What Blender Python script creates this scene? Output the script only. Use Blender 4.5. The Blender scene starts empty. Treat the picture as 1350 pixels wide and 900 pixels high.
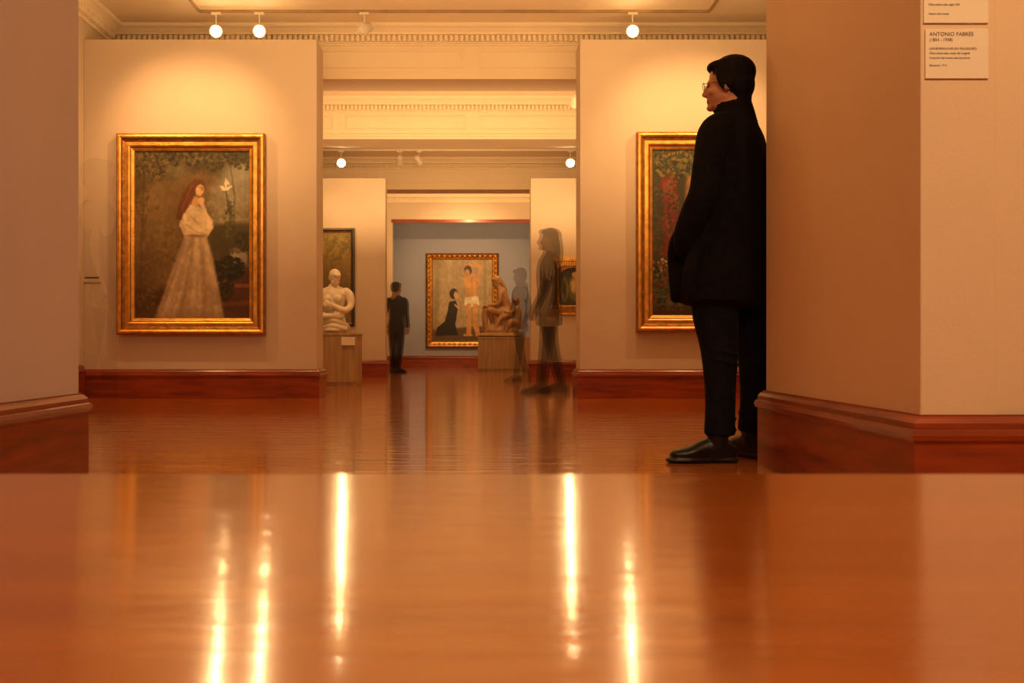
import bpy, bmesh, math, random
import numpy as np
from mathutils import Vector, Matrix
from mathutils.bvhtree import BVHTree
random.seed(7); rng=np.random.RandomState(7)
scene=bpy.context.scene
COL=scene.collection
try:
    scene.view_settings.view_transform='Standard'
except Exception: pass

# ------------------------------------------------------------------ materials
def lin(c):
    c=np.asarray(c,float)/255.0
    return np.where(c<=0.04045,c/12.92,((c+0.055)/1.055)**2.4)
def newmat(name):
    m=bpy.data.materials.new(name); m.use_nodes=True
    nt=m.node_tree; b=nt.nodes['Principled BSDF']; return m,nt,b
def mat(name,col,rough=0.6,metal=0.0,var=0.0,scale=6,bump=0.0,stretch=(1,1,1),coat=0.0,coat_r=0.1,spec=0.5,bscale=None,alpha=1.0):
    m,nt,b=newmat(name)
    b.inputs['Roughness'].default_value=rough; b.inputs['Metallic'].default_value=metal
    b.inputs['Coat Weight'].default_value=coat; b.inputs['Coat Roughness'].default_value=coat_r
    b.inputs['Specular IOR Level'].default_value=spec
    b.inputs['Alpha'].default_value=alpha
    tc=nt.nodes.new('ShaderNodeTexCoord'); mp=nt.nodes.new('ShaderNodeMapping')
    mp.inputs['Scale'].default_value=stretch
    nt.links.new(tc.outputs['Object'],mp.inputs['Vector'])
    n=nt.nodes.new('ShaderNodeTexNoise'); n.inputs['Scale'].default_value=scale; n.inputs['Detail'].default_value=5
    nt.links.new(mp.outputs['Vector'],n.inputs['Vector'])
    r=nt.nodes.new('ShaderNodeValToRGB')
    c=np.array(col[:3]); 
    r.color_ramp.elements[0].position=0.3; r.color_ramp.elements[1].position=0.7
    r.color_ramp.elements[0].color=(*(c*(1-var)),1); r.color_ramp.elements[1].color=(*np.clip(c*(1+var),0,1),1)
    nt.links.new(n.outputs['Fac'],r.inputs['Fac']); nt.links.new(r.outputs['Color'],b.inputs['Base Color'])
    if bump>0:
        n2=nt.nodes.new('ShaderNodeTexNoise'); n2.inputs['Scale'].default_value=bscale or scale*4; n2.inputs['Detail'].default_value=3
        nt.links.new(mp.outputs['Vector'],n2.inputs['Vector'])
        bp=nt.nodes.new('ShaderNodeBump'); bp.inputs['Strength'].default_value=bump; bp.inputs['Distance'].default_value=0.01
        nt.links.new(n2.outputs['Fac'],bp.inputs['Height']); nt.links.new(bp.outputs['Normal'],b.inputs['Normal'])
    return m
def emis(name,col,strength):
    m,nt,b=newmat(name); b.inputs['Emission Color'].default_value=col; b.inputs['Emission Strength'].default_value=strength
    b.inputs['Base Color'].default_value=col; return m

M_wall=mat('wall_paint',(0.60,0.49,0.38),0.75,var=0.03,scale=2,bump=0.05,bscale=90)
M_pier=mat('pier_paint',(0.70,0.52,0.34),0.7,var=0.03,scale=2,bump=0.08,bscale=120)
M_pierL=mat('pier_paint_cool_lit',(0.64,0.58,0.58),0.7,var=0.03,scale=2,bump=0.08,bscale=120)  # cooler light on the left pier is put into this paint colour
M_ceil=mat('ceiling_plaster',(0.86,0.74,0.57),0.7,var=0.02,scale=2)
M_blue=mat('blue_wall_paint',(0.35,0.38,0.52),0.7,var=0.04,scale=2)
M_base=mat('mahogany_baseboard',(0.25,0.040,0.008),0.36,var=0.35,scale=5,stretch=(0.6,0.6,6),coat=0.3,coat_r=0.2,spec=.4)
M_gold=mat('gilded_wood',(0.74,0.40,0.09),0.38,metal=0.85,var=0.25,scale=14,bump=0.35,bscale=60)
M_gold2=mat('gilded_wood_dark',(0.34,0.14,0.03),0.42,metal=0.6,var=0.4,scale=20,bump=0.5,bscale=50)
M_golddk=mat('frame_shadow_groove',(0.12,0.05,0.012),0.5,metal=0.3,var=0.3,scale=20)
M_darkframe=mat('dark_wood_frame',(0.03,0.015,0.008),0.4,var=0.2)
M_rail=mat('bronze_rail',(0.34,0.24,0.14),0.5,var=0.2)
M_white=mat('white_lamp_metal',(0.75,0.7,0.6),0.4,var=0.02)
M_black=mat('black_wool_coat',(0.0060,0.0050,0.0055),0.9,var=0.3,scale=30,bump=0.3,bscale=200,spec=0.10)
M_trou=mat('black_trousers',(0.006,0.006,0.009),0.85,var=0.2,scale=20,spec=0.12)
M_shoe=mat('black_leather_shoe',(0.007,0.005,0.004),0.38,var=0.2,spec=0.35)
M_skin=mat('skin',(0.44,0.20,0.11),0.55,var=0.08,scale=20)
M_lip=mat('lips',(0.26,0.09,0.06),0.5,var=0.05)
M_hair=mat('black_hair',(0.007,0.005,0.005),0.75,var=0.4,scale=60,bump=0.5,bscale=120,stretch=(1,1,.3),spec=0.1)
M_marble=mat('marble',(0.78,0.68,0.52),0.45,var=0.08,scale=8,bump=0.05)
M_terra=mat('bronze_stone',(0.46,0.27,0.13),0.5,var=0.2,scale=9,bump=0.1)
M_ped=mat('pedestal_wood',(0.38,0.24,0.11),0.4,var=0.22,scale=4,stretch=(5,5,.5),coat=0.2)
M_paper=mat('label_card',(0.78,0.68,0.52),0.6,var=0.02)
M_ink=mat('label_ink',(0.10,0.06,0.04),0.7)
M_bulb=emis('lit_bulb',(1.0,0.74,0.36,1),60)

def wood_floor():
    m,nt,b=newmat('polished_parquet')
    tc=nt.nodes.new('ShaderNodeTexCoord'); mp=nt.nodes.new('ShaderNodeMapping')
    nt.links.new(tc.outputs['Object'],mp.inputs['Vector'])
    br=nt.nodes.new('ShaderNodeTexBrick'); br.inputs['Scale'].default_value=1.0
    br.inputs['Brick Width'].default_value=0.95; br.inputs['Row Height'].default_value=0.085
    br.inputs['Mortar Size'].default_value=0.0015
    br.inputs['Color1'].default_value=(0.72,0.23,0.030,1); br.inputs['Color2'].default_value=(0.48,0.140,0.018,1)
    br.inputs['Mortar'].default_value=(0.16,0.045,0.008,1); br.offset=0.37
    nt.links.new(mp.outputs['Vector'],br.inputs['Vector'])
    mp2=nt.nodes.new('ShaderNodeMapping'); mp2.inputs['Scale'].default_value=(1.2,14,1)
    nt.links.new(tc.outputs['Object'],mp2.inputs['Vector'])
    n=nt.nodes.new('ShaderNodeTexNoise'); n.inputs['Scale'].default_value=3; n.inputs['Detail'].default_value=6
    nt.links.new(mp2.outputs['Vector'],n.inputs['Vector'])
    mr=nt.nodes.new('ShaderNodeMapRange'); mr.inputs[1].default_value=.3; mr.inputs[2].default_value=.7; mr.inputs[3].default_value=.66; mr.inputs[4].default_value=1.15
    nt.links.new(n.outputs['Fac'],mr.inputs[0])
    mx=nt.nodes.new('ShaderNodeVectorMath'); mx.operation='SCALE'
    nt.links.new(br.outputs['Color'],mx.inputs[0]); nt.links.new(mr.outputs[0],mx.inputs['Scale'])
    nt.links.new(mx.outputs[0],b.inputs['Base Color'])
    rr=nt.nodes.new('ShaderNodeMapRange'); rr.inputs[3].default_value=0.08; rr.inputs[4].default_value=0.20
    nt.links.new(n.outputs['Fac'],rr.inputs[0]); nt.links.new(rr.outputs[0],b.inputs['Roughness'])
    b.inputs['Coat Weight'].default_value=0.7; b.inputs['Coat Roughness'].default_value=0.05
    n3=nt.nodes.new('ShaderNodeTexNoise'); n3.inputs['Scale'].default_value=2.6; n3.inputs['Detail'].default_value=4
    mp3=nt.nodes.new('ShaderNodeMapping'); mp3.inputs['Scale'].default_value=(1,6,1)
    nt.links.new(tc.outputs['Object'],mp3.inputs['Vector']); nt.links.new(mp3.outputs['Vector'],n3.inputs['Vector'])
    bp=nt.nodes.new('ShaderNodeBump'); bp.inputs['Strength'].default_value=0.30; bp.inputs['Distance'].default_value=0.01
    nt.links.new(n3.outputs['Fac'],bp.inputs['Height'])
    nt.links.new(bp.outputs['Normal'],b.inputs['Normal']); nt.links.new(bp.outputs['Normal'],b.inputs['Coat Normal'])
    return m
def bench_wood():
    m,nt,b=newmat('varnished_bench_wood')
    tc=nt.nodes.new('ShaderNodeTexCoord'); mp=nt.nodes.new('ShaderNodeMapping'); mp.inputs['Scale'].default_value=(0.8,11,6)
    nt.links.new(tc.outputs['Object'],mp.inputs['Vector'])
    n=nt.nodes.new('ShaderNodeTexNoise'); n.inputs['Scale'].default_value=3; n.inputs['Detail'].default_value=6
    nt.links.new(mp.outputs['Vector'],n.inputs['Vector'])
    r=nt.nodes.new('ShaderNodeValToRGB'); r.color_ramp.elements[0].position=0.3; r.color_ramp.elements[1].position=0.72
    r.color_ramp.elements[0].color=(0.34,0.070,0.003,1); r.color_ramp.elements[1].color=(0.50,0.12,0.006,1)
    nt.links.new(n.outputs['Fac'],r.inputs['Fac']); nt.links.new(r.outputs['Color'],b.inputs['Base Color'])
    b.inputs['Roughness'].default_value=0.14
    b.inputs['Coat Weight'].default_value=0.4; b.inputs['Coat Roughness'].default_value=0.06
    mp2=nt.nodes.new('ShaderNodeMapping'); mp2.inputs['Scale'].default_value=(8,300,1)
    nt.links.new(tc.outputs['Object'],mp2.inputs['Vector'])
    n2=nt.nodes.new('ShaderNodeTexNoise'); n2.inputs['Scale'].default_value=2; n2.inputs['Detail'].default_value=1
    nt.links.new(mp2.outputs['Vector'],n2.inputs['Vector'])
    bp=nt.nodes.new('ShaderNodeBump'); bp.inputs['Strength'].default_value=0.30; bp.inputs['Distance'].default_value=0.0004
    nt.links.new(n2.outputs['Fac'],bp.inputs['Height'])
    nt.links.new(bp.outputs['Normal'],b.inputs['Normal']); nt.links.new(bp.outputs['Normal'],b.inputs['Coat Normal'])
    return m
M_floor=wood_floor(); M_bench=bench_wood()

# ------------------------------------------------------------------ mesh helpers
def obj(name,verts,faces,mats,mi=None,smooth=False,parent=None):
    me=bpy.data.meshes.new(name); me.from_pydata([tuple(v) for v in verts],[],[tuple(f) for f in faces])
    for m in (mats if isinstance(mats,(list,tuple)) else [mats]): me.materials.append(m)
    if mi is not None: me.polygons.foreach_set('material_index',mi)
    bm=bmesh.new(); bm.from_mesh(me); bmesh.ops.recalc_face_normals(bm,faces=bm.faces); bm.to_mesh(me); bm.free()
    if smooth: me.polygons.foreach_set('use_smooth',[True]*len(me.polygons))
    o=bpy.data.objects.new(name,me); COL.objects.link(o)
    if parent: o.parent=parent
    return o
class G:
    """geometry collector"""
    def __init__(s): s.v=[]; s.f=[]; s.m=[]
    def add(s,v,f,mi=0):
        k=len(s.v); s.v+= [tuple(p) for p in v]; s.f+=[tuple(i+k for i in q) for q in f]; s.m+=[mi]*len(f)
    def box(s,x0,x1,y0,y1,z0,z1,mi=0):
        v=[(x0,y0,z0),(x1,y0,z0),(x1,y1,z0),(x0,y1,z0),(x0,y0,z1),(x1,y0,z1),(x1,y1,z1),(x0,y1,z1)]
        s.add(v,[(0,3,2,1),(4,5,6,7),(0,1,5,4),(1,2,6,5),(2,3,7,6),(3,0,4,7)],mi)
    def prism(s,poly,z0,z1,mi=0):
        n=len(poly); v=[(x,y,z0) for x,y in poly]+[(x,y,z1) for x,y in poly]
        s.add(v,[tuple(range(n))[::-1],tuple(range(n,2*n))]+[(i,(i+1)%n,n+(i+1)%n,n+i) for i in range(n)],mi)
    def revolve(s,c,axis,prof,seg=20,mi=0):
        c=Vector(c); a=Vector(axis).normalized(); u=a.orthogonal().normalized(); w=a.cross(u)
        v=[]; 
        for t,r in prof:
            for k in range(seg):
                th=2*math.pi*k/seg; v.append(c+a*t+(u*math.cos(th)+w*math.sin(th))*r)
        f=[]
        for i in range(len(prof)-1):
            for k in range(seg):
                k2=(k+1)%seg; f.append((i*seg+k,i*seg+k2,(i+1)*seg+k2,(i+1)*seg+k))
        f.append(tuple(range(seg))[::-1]); f.append(tuple(range((len(prof)-1)*seg,len(prof)*seg)))
        s.add(v,f,mi)
    def make(s,name,mats,smooth=False,parent=None,bevel=0):
        o=obj(name,s.v,s.f,mats,s.m,smooth,parent)
        if bevel:
            b=o.modifiers.new('bev','BEVEL'); b.width=bevel; b.segments=3; b.limit_method='ANGLE'
        return o
def sweep(name,path,prof,m,z=0,closed=False,side=1,parent=None):
    n=len(path); P=[Vector(p) for p in path]; v=[]; k=len(prof)
    for i in range(n):
        a=P[i]-P[i-1] if (i>0 or closed) else P[1]-P[0]
        b=P[(i+1)%n]-P[i] if (i<n-1 or closed) else P[-1]-P[-2]
        a.normalize(); b.normalize()
        na=Vector((a.y,-a.x))*side; nb=Vector((b.y,-b.x))*side
        q=(na+nb); q=q/ (1+na.dot(nb)) 
        for o,h in prof: v.append((P[i].x+q.x*o,P[i].y+q.y*o,z+h))
    f=[]
    for i in range(n if closed else n-1):
        j=(i+1)%n
        for t in range(k-1): f.append((i*k+t,j*k+t,j*k+t+1,i*k+t+1))
    if not closed: f.append(tuple(range(k))); f.append(tuple(range((n-1)*k,n*k))[::-1])
    return obj(name,v,f,m,parent=parent)
def base_prof(h): return [(0,0),(.028,0),(.028,h-.075),(.036,h-.068),(.040,h-.055),(.036,h-.042),(.029,h-.038),(.027,h-.022),(.018,h-.010),(.010,h-.004),(.010,h),(0,h)]
crown=[(0,-.20),(.018,-.20),(.022,-.185),(.014,-.175),(.014,-.10),(.05,-.095),(.055,-.075),(.085,-.045),(.115,-.03),(.125,-.012),(.125,0),(0,0)]

# ------------------------------------------------------------------ room shell
XL,XR,H=-3.62,3.40,3.70
YB=-3.2; YOP=21.6; YE=22.8
g=G(); g.box(XL-.2,XR+.2,YB-.2,YE+.2,-.15,0); g.make('floor',M_floor)
g=G(); g.box(XL-.2,XR+.2,YB-.2,YE+.2,H,H+.15); g.make('ceiling',M_ceil)
g=G(); g.box(XL-.2,XL,YB,YE,0,H); g.make('wall_left',M_wall)
g=G(); g.box(XR,XR+.2,YB,YE,0,H); g.make('wall_right',M_wall)
g=G(); g.box(XL-.2,XR+.2,YB-.2,YB,0,H); g.make('wall_back',M_wall)
g=G(); g.box(XL-.2,XR+.2,YE,YE+.2,0,H); g.make('wall_far_blue',M_blue)
LPX,LPY=-1.544,4.0
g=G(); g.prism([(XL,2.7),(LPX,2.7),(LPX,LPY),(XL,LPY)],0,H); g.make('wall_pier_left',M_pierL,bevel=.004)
RPX,RPY0,RPY1=1.212,2.78,4.25
g=G(); g.prism([(RPX,RPY1),(RPX,RPY0),(1.418,RPY0),(1.418,RPY0+.012),(XR,RPY0+.012),(XR,RPY1)],0,H); g.make('wall_pier_right',M_pier,bevel=.004)
g=G(); g.box(LPX,RPX,2.9,3.9,3.15,H); g.make('wall_lintel',M_pier)
sweep('baseboard_pier_left',[(XL,2.7),(LPX,2.7),(LPX,LPY),(XL,LPY)],base_prof(.31),M_base)
sweep('baseboard_pier_right',[(XR,RPY1),(RPX,RPY1),(RPX,RPY0),(1.425,RPY0)],base_prof(.31),M_base,side=1)
sweep('baseboard_pier_side',[(1.427,RPY0+.004),(XR,RPY0+.004)],base_prof(.31),M_base)
P1Y0,P1Y1,P1H=9.5,9.9,3.33
P1L,P1R=-1.46,.985
g=G(); g.box(XL,P1L,P1Y0,P1Y1,0,P1H); g.make('wall_partition_near_left',M_wall,bevel=.006)
g=G(); g.box(P1R,XR,P1Y0,P1Y1,0,P1H); g.make('wall_partition_near_right',M_wall,bevel=.006)
sweep('baseboard_partition_near_left',[(XL,P1Y0),(P1L,P1Y0),(P1L,P1Y1),(XL,P1Y1)],base_prof(.27),M_base)
sweep('baseboard_partition_near_right',[(XR,P1Y0),(P1R,P1Y0),(P1R,P1Y1),(XR,P1Y1)],base_prof(.27),M_base,side=-1)
P2Y0,P2Y1,P2H=15.7,16.0,3.05
P2L,P2R=-1.36,.87
g=G(); g.box(XL,P2L,P2Y0,P2Y1,0,P2H); g.make('wall_partition_far_left',M_wall,bevel=.006)
g=G(); g.box(P2R,XR,P2Y0,P2Y1,0,P2H); g.make('wall_partition_far_right',M_wall,bevel=.006)
sweep('baseboard_partition_far_left',[(XL,P2Y0),(P2L,P2Y0),(P2L,P2Y1),(XL,P2Y1)],base_prof(.26),M_base)
sweep('baseboard_partition_far_right',[(XR,P2Y0),(P2R,P2Y0),(P2R,P2Y1),(XR,P2Y1)],base_prof(.26),M_base,side=-1)
OL,OR,OH=-1.72,1.45,3.10
g=G(); g.box(XL,OL,YOP,YOP+.25,0,H); g.make('wall_opening_left',M_wall)
g=G(); g.box(OR,XR,YOP,YOP+.25,0,H); g.make('wall_opening_right',M_wall)
g=G(); g.box(OL,OR,YOP,YOP+.25,OH,H); g.make('wall_opening_header',M_wall)
g=G(); g.box(OL-.02,OR+.02,YOP-.03,YOP,OH-.03,OH+.03); g.make('trim_opening',M_base)
sweep('baseboard_opening_left',[(XL,YOP),(OL,YOP),(OL,YOP+.25)],base_prof(.26),M_base)
sweep('baseboard_opening_right',[(XR,YOP),(OR,YOP),(OR,YOP+.25)],base_prof(.26),M_base,side=-1)
sweep('baseboard_far',[(XL,YE),(XR,YE)],base_prof(.25),M_base)
sweep('baseboard_left',[(XL,LPY+.05),(XL,P1Y0-.05)],base_prof(.31),M_base)
sweep('baseboard_right',[(XR,RPY1+.05),(XR,P1Y0-.05)],base_prof(.31),M_base,side=-1)

def dentils(g,x0,x1,y,z,sgn=-1):
    x=x0
    while x<x1:
        g.box(x,x+.030,min(y,y+sgn*.046),max(y,y+sgn*.046),z-.165,z-.105); x+=.052
ti=1
def trim(): 
    global ti; ti+=1; return 'trim_%d'%(ti-1)
BEAMS=[10.3,13.3,17.6]
for by in BEAMS:
    zb=3.16
    g=G(); g.box(XL,XR,by,by+.42,zb,H)
    g.box(XL,XR,by-.035,by,zb,zb+.035); g.box(XL,XR,by-.02,by,zb+.035,zb+.07)
    g.box(XL,XR,by+.42,by+.455,zb,zb+.035)
    x=XL+.25
    while x<XR-1.2:
        x2=x+1.55; z0=zb+.12; z1=H-.24; t=.018
        for a,b,c,d in ((x,x2,z0,z0+t),(x,x2,z1-t,z1),(x,x+t,z0+t,z1-t),(x2-t,x2,z0+t,z1-t)):
            g.box(a,b,by-.014,by-.0,c,d)
        x=x2+.16
    g.make('wall_beam',M_ceil)
    sweep(trim(),[(XL,by),(XR,by)],crown,M_ceil,z=H)
    sweep(trim(),[(XR,by+.42),(XL,by+.42)],crown,M_ceil,z=H)
    g=G(); dentils(g,XL+.05,XR-.05,by-.012,H); g.make(trim(),M_ceil)
sweep(trim(),[(XL,YOP),(XR,YOP)],crown,M_ceil,z=H)
g=G(); dentils(g,XL+.05,XR-.05,YOP-.012,H); g.make(trim(),M_ceil)
sweep(trim(),[(XL,LPY),(XL,BEAMS[0]-.12)],crown,M_ceil,z=H,side=1)
sweep(trim(),[(XR,RPY1),(XR,BEAMS[0]-.12)],crown,M_ceil,z=H,side=-1)
g=G()
y=LPY+.1
while y<BEAMS[0]-.15:
    g.box(XL+.012,XL+.058,y,y+.03,H-.165,H-.105); g.box(XR-.058,XR-.012,y,y+.03,H-.165,H-.105); y+=.052
g.make(trim(),M_ceil)

# ------------------------------------------------------------------ lights
WARM=(1.0,0.53,0.20)
EM=1.85
def light(name,kind,loc,aim,energy,col=WARM,size=.05,angle=80,blend=.6,parent=None,sy=None):
    l=bpy.data.lights.new(name,kind); l.energy=energy*EM; l.color=col
    if kind=='AREA':
        l.shape='RECTANGLE'; l.size=size; l.size_y=sy or size
    else: l.shadow_soft_size=size
    if kind=='SPOT': l.spot_size=math.radians(angle); l.spot_blend=blend
    o=bpy.data.objects.new(name,l); COL.objects.link(o); o.location=loc
    d=Vector(aim)-Vector(loc); o.rotation_euler=d.to_track_quat('-Z','Y').to_euler()
    if parent: o.parent=parent
    return o
def track_spot(loc,aim,energy=0,angle=80,lit=True,size=.035,col=WARM,ceil=H-.026,r=.055,blend=.6):
    loc=Vector(loc); d=(Vector(aim)-loc).normalized()
    g=G()
    g.revolve(loc-d*.12,d,[(0,.02),(.004,.035),(.03,r*.85),(.12,r),(.155,r*1.05),(.155,r*.9),(.13,r*.86)],mi=0)
    g.revolve((loc.x,loc.y,loc.z-.0),(0,0,1),[(.02,.007),(ceil-loc.z-.02,.007)],seg=10,mi=0)
    g.box(loc.x-.045,loc.x+.045,loc.y-.02,loc.y+.02,ceil-.022,ceil,0)
    if lit: g.revolve(loc+d*.012,d,[(0,.01),(.004,r*.7),(.012,r*.8),(.022,r*.55),(.028,.01)],mi=1)
    o=g.make('track_spotlight',[M_white,M_bulb],smooth=False)
    if energy: light('spot_beam','SPOT',loc+d*.06,aim,energy,col,size,angle,blend=blend,parent=o)
    return o
def rail(x0,x1,y,m=M_white):
    g=G(); g.box(x0,x1,y-.010,y+.010,H-.025,H); return g.make('track_rail',m)
rail(-2.63,2.25,9.8,M_rail)
for x in (-2.63,2.25):
    g=G(); g.box(x-.010,x+.010,4.6,9.784,H-.025,H); g.make('track_rail',M_rail)
rail(-3.4,-2.66,8.45); rail(-2.6,2.22,8.45); rail(2.28,3.2,8.45)
for y in (11.2,12.4,14.6,16.8,18.2,19.6,.6): rail(-2.8,2.8,y)
for x,y in ((-2.47,9.8),(-2.055,9.8),(1.517,9.8)):
    track_spot((x,y,3.50),(x*.25,2.0,.3),13,100,size=.03,r=.06,col=(1,.62,.26))
for x,y in ((-2.18,16.8),(1.58,16.8)):
    track_spot((x,y,3.48),(x*.1,6,.2),26,100,size=.035,r=.075,col=(1,.62,.26))
track_spot((-1.05,9.8,3.52),(-1.6,8.6,2.9),0,lit=False)
track_spot((1.24,12.4,3.42),(1.3,13.6,1.6),0,lit=False,r=.075)
track_spot((-.90,16.8,3.50),(-.4,17.6,2.8),0,lit=False)
track_spot((-1.22,16.8,3.50),(-1.3,17.8,2.9),0,lit=False)
PX1=-2.61; PX2=2.02
for px in (PX1,PX2):
    for s in (-.62,.62):
        track_spot((px+s,8.45,3.46),(px-s*.15,9.5,2.0),44,86,size=.03,blend=1.0)
track_spot((1.55,14.6,3.45),(1.6,15.7,1.2),20,80,blend=1)
track_spot((-2.3,14.6,3.45),(-2.3,15.7,1.2),22,80,blend=1)
track_spot((-2.2,11.2,3.45),(-1.75,12.5,1.0),44,50,blend=.9)
track_spot((-.1,19.6,3.45),(-.25,22.8,1.5),110,80,blend=.9)
track_spot((1.0,18.2,3.45),(.6,19.3,.9),40,60,blend=.9)
for y0,e,sx,sy in ((7.2,56,4.5,2.0),(11.6,40,4.5,.7),(14.8,26,4.5,.6),(19.6,44,4.5,1.2)):
    light('ceiling_fill','AREA',(-.1,y0,2.35),(-.1,y0+.75,3.7),e,(1.0,.58,.22),sx,sy=sy)  # added unseen uplights that brighten ceiling and beams, no fixture there
track_spot((1.3,.6,3.45),(1.5,2.8,1.4),84,90,blend=.9,col=(1,.57,.22))
track_spot((2.2,.6,3.45),(2.2,2.8,1.6),66,90,blend=.9,col=(1,.60,.25))
light('camera_room_fill','AREA',(0.4,-.4,3.6),(-.8,1.4,0),52,(1.0,.64,.42),1.6)  # added area light without a fixture, brightens the left pier
light('doorway_bounce_fill','AREA',(-.3,3.5,3.12),(1.2,3.6,.6),13,(1.0,.42,.09),.5)  # added light standing in for orange floor bounce on the right pier
w=bpy.data.worlds.new('World'); scene.world=w; w.use_nodes=True
w.node_tree.nodes['Background'].inputs[0].default_value=(1,.6,.3,1); w.node_tree.nodes['Background'].inputs[1].default_value=.05

# ------------------------------------------------------------------ bench
g=G(); BZ=.43
g.box(-1.1,1.1,-.75,.56,BZ-.055,BZ)
o=g.make('wooden_bench',M_bench,bevel=.006)
g=G(); g.box(-1.0,1.0,-.66,.47,BZ-.13,BZ-.055); g.make('apron',M_bench,parent=o,bevel=.003)
g=G()
for x in (-.98,.88):
    for y in (-.64,.35): g.box(x,x+.10,y,y+.10,0,BZ-.055)
g.make('legs',M_bench,parent=o,bevel=.004)

# ------------------------------------------------------------------ painter
def fbm(h,w,cells,octs=4,seed=0):
    r=np.random.RandomState(seed); out=np.zeros((h,w)); amp=1; tot=0
    for o in range(octs):
        n=int(cells*2**o)+2; gr=r.rand(n,n)
        yy=np.linspace(0,n-1.001,h); xx=np.linspace(0,n-1.001,w)
        y0=yy.astype(int); x0=xx.astype(int); fy=(yy-y0)[:,None]; fx=(xx-x0)[None,:]
        fy=fy*fy*(3-2*fy); fx=fx*fx*(3-2*fx)
        v=(gr[y0][:,x0]*(1-fy)*(1-fx)+gr[y0+1][:,x0]*fy*(1-fx)+gr[y0][:,x0+1]*(1-fy)*fx+gr[y0+1][:,x0+1]*fy*fx)
        out+=v*amp; tot+=amp; amp*=.55
    return out/tot
class Paint:
    def __init__(s,x0,x1,y0,y1,n,base,seed=1):
        s.x0,s.x1,s.y0,s.y1=x0,x1,y0,y1; s.w=n; s.h=int(n*(y1-y0)/(x1-x0))
        s.X,s.Y=np.meshgrid(np.linspace(x0,x1,s.w),np.linspace(y0,y1,s.h))
        s.I=np.ones((s.h,s.w,3))*np.array(base,float)
        s.N=fbm(s.h,s.w,6,5,seed); s.N2=fbm(s.h,s.w,25,3,seed+5); s.N3=fbm(s.h,s.w,50,2,seed+9)
    def mix(s,m,col,a=1):
        m=(np.clip(m,0,1)*a)[...,None]; s.I=s.I*(1-m)+np.array(col,float)*m
    def ell(s,cx,cy,rx,ry,col,ang=0,soft=1.0,a=1):
        c,sn=math.cos(math.radians(ang)),math.sin(math.radians(ang))
        dx=s.X-cx; dy=s.Y-cy; u=(dx*c+dy*sn)/rx; v=(-dx*sn+dy*c)/ry
        d=(np.sqrt(u*u+v*v)-1)*min(rx,ry); s.mix(.5-d/soft,col,a)
    def poly(s,pts,col,soft=1.0,a=1,wob=0):
        X=s.X+(s.N2-.5)*wob; Y=s.Y+(s.N-.5)*wob
        n=len(pts); d=np.full(X.shape,1e9); ins=np.zeros(X.shape,bool)
        for i in range(n):
            ax,ay=pts[i]; bx,by=pts[(i+1)%n]; ex,ey=bx-ax,by-ay
            t=np.clip(((X-ax)*ex+(Y-ay)*ey)/(ex*ex+ey*ey+1e-9),0,1)
            d=np.minimum(d,np.hypot(X-ax-t*ex,Y-ay-t*ey))
            if ey!=0:
                c=((ay>Y)!=(by>Y)) & (X<(bx-ax)*(Y-ay)/(by-ay)+ax); ins^=c
        sd=np.where(ins,-d,d); s.mix(.5-sd/soft,col,a)
    def stroke(s,pts,w,col,soft=1.0,a=1):
        d=np.full(s.X.shape,1e9)
        for (ax,ay),(bx,by) in zip(pts[:-1],pts[1:]):
            ex,ey=bx-ax,by-ay; t=np.clip(((s.X-ax)*ex+(s.Y-ay)*ey)/(ex*ex+ey*ey+1e-9),0,1)
            d=np.minimum(d,np.hypot(s.X-ax-t*ex,s.Y-ay-t*ey))
        s.mix(.5-(d-w/2)/soft,col,a)
    def leaves(s,cx,cy,rx,ry,n,cols,size=2.2,seed=0,a=.8):
        r=np.random.RandomState(seed); sx=(s.x1-s.x0)/(s.w-1); sy=(s.y1-s.y0)/(s.h-1)
        for i in range(n):
            th=r.rand()*6.28; q=math.sqrt(r.rand()); x=cx+rx*q*math.cos(th); y=cy+ry*q*math.sin(th)
            i0=int((x-6-s.x0)/sx); i1=int((x+6-s.x0)/sx)+1; j0=int((y-6-s.y0)/sy); j1=int((y+6-s.y0)/sy)+1
            i0=max(i0,0); j0=max(j0,0); i1=min(i1,s.w); j1=min(j1,s.h)
            if i1<=i0 or j1<=j0: continue
            ang=r.rand()*3.14; c,sn=math.cos(ang),math.sin(ang); ra=size*(.6+r.rand()*.8); rb=ra*(.35+.4*r.rand())
            dx=s.X[j0:j1,i0:i1]-x; dy=s.Y[j0:j1,i0:i1]-y; u=(dx*c+dy*sn)/ra; v=(-dx*sn+dy*c)/rb
            m=np.clip(.5-(np.sqrt(u*u+v*v)-1)*rb/.8,0,1)[...,None]*a
            s.I[j0:j1,i0:i1]=s.I[j0:j1,i0:i1]*(1-m)+np.array(cols[r.randint(len(cols))],float)*m
    def build(s,name,X0,X1,Z0,Z1,y,parent,gain=1.0,warp=2.2):
        # painterly warp of the pigment + brush variation
        jj,ii=np.mgrid[0:s.h,0:s.w]
        ii=np.clip(ii+np.round((s.N2-.5)*2*warp).astype(int),0,s.w-1); jj=np.clip(jj+np.round((s.N3-.5)*2*warp).astype(int),0,s.h-1)
        I=s.I[jj,ii]; I=I*gain*(1+(s.N[...,None]-.5)*.30+(s.N2[...,None]-.5)*.18+(s.N3[...,None]-.5)*.16); I=lin(np.clip(I,0,255))
        xs=np.linspace(X0,X1,s.w); zs=np.linspace(Z1,Z0,s.h); XX,ZZ=np.meshgrid(xs,zs)
        V=np.stack([XX,np.full_like(XX,y),ZZ],-1).reshape(-1,3)
        idx=np.arange(s.h*s.w).reshape(s.h,s.w)
        F=np.stack([idx[1:,:-1],idx[1:,1:],idx[:-1,1:],idx[:-1,:-1]],-1).reshape(-1,4)
        me=bpy.data.meshes.new(name); me.vertices.add(len(V)); me.vertices.foreach_set('co',V.ravel())
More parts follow.
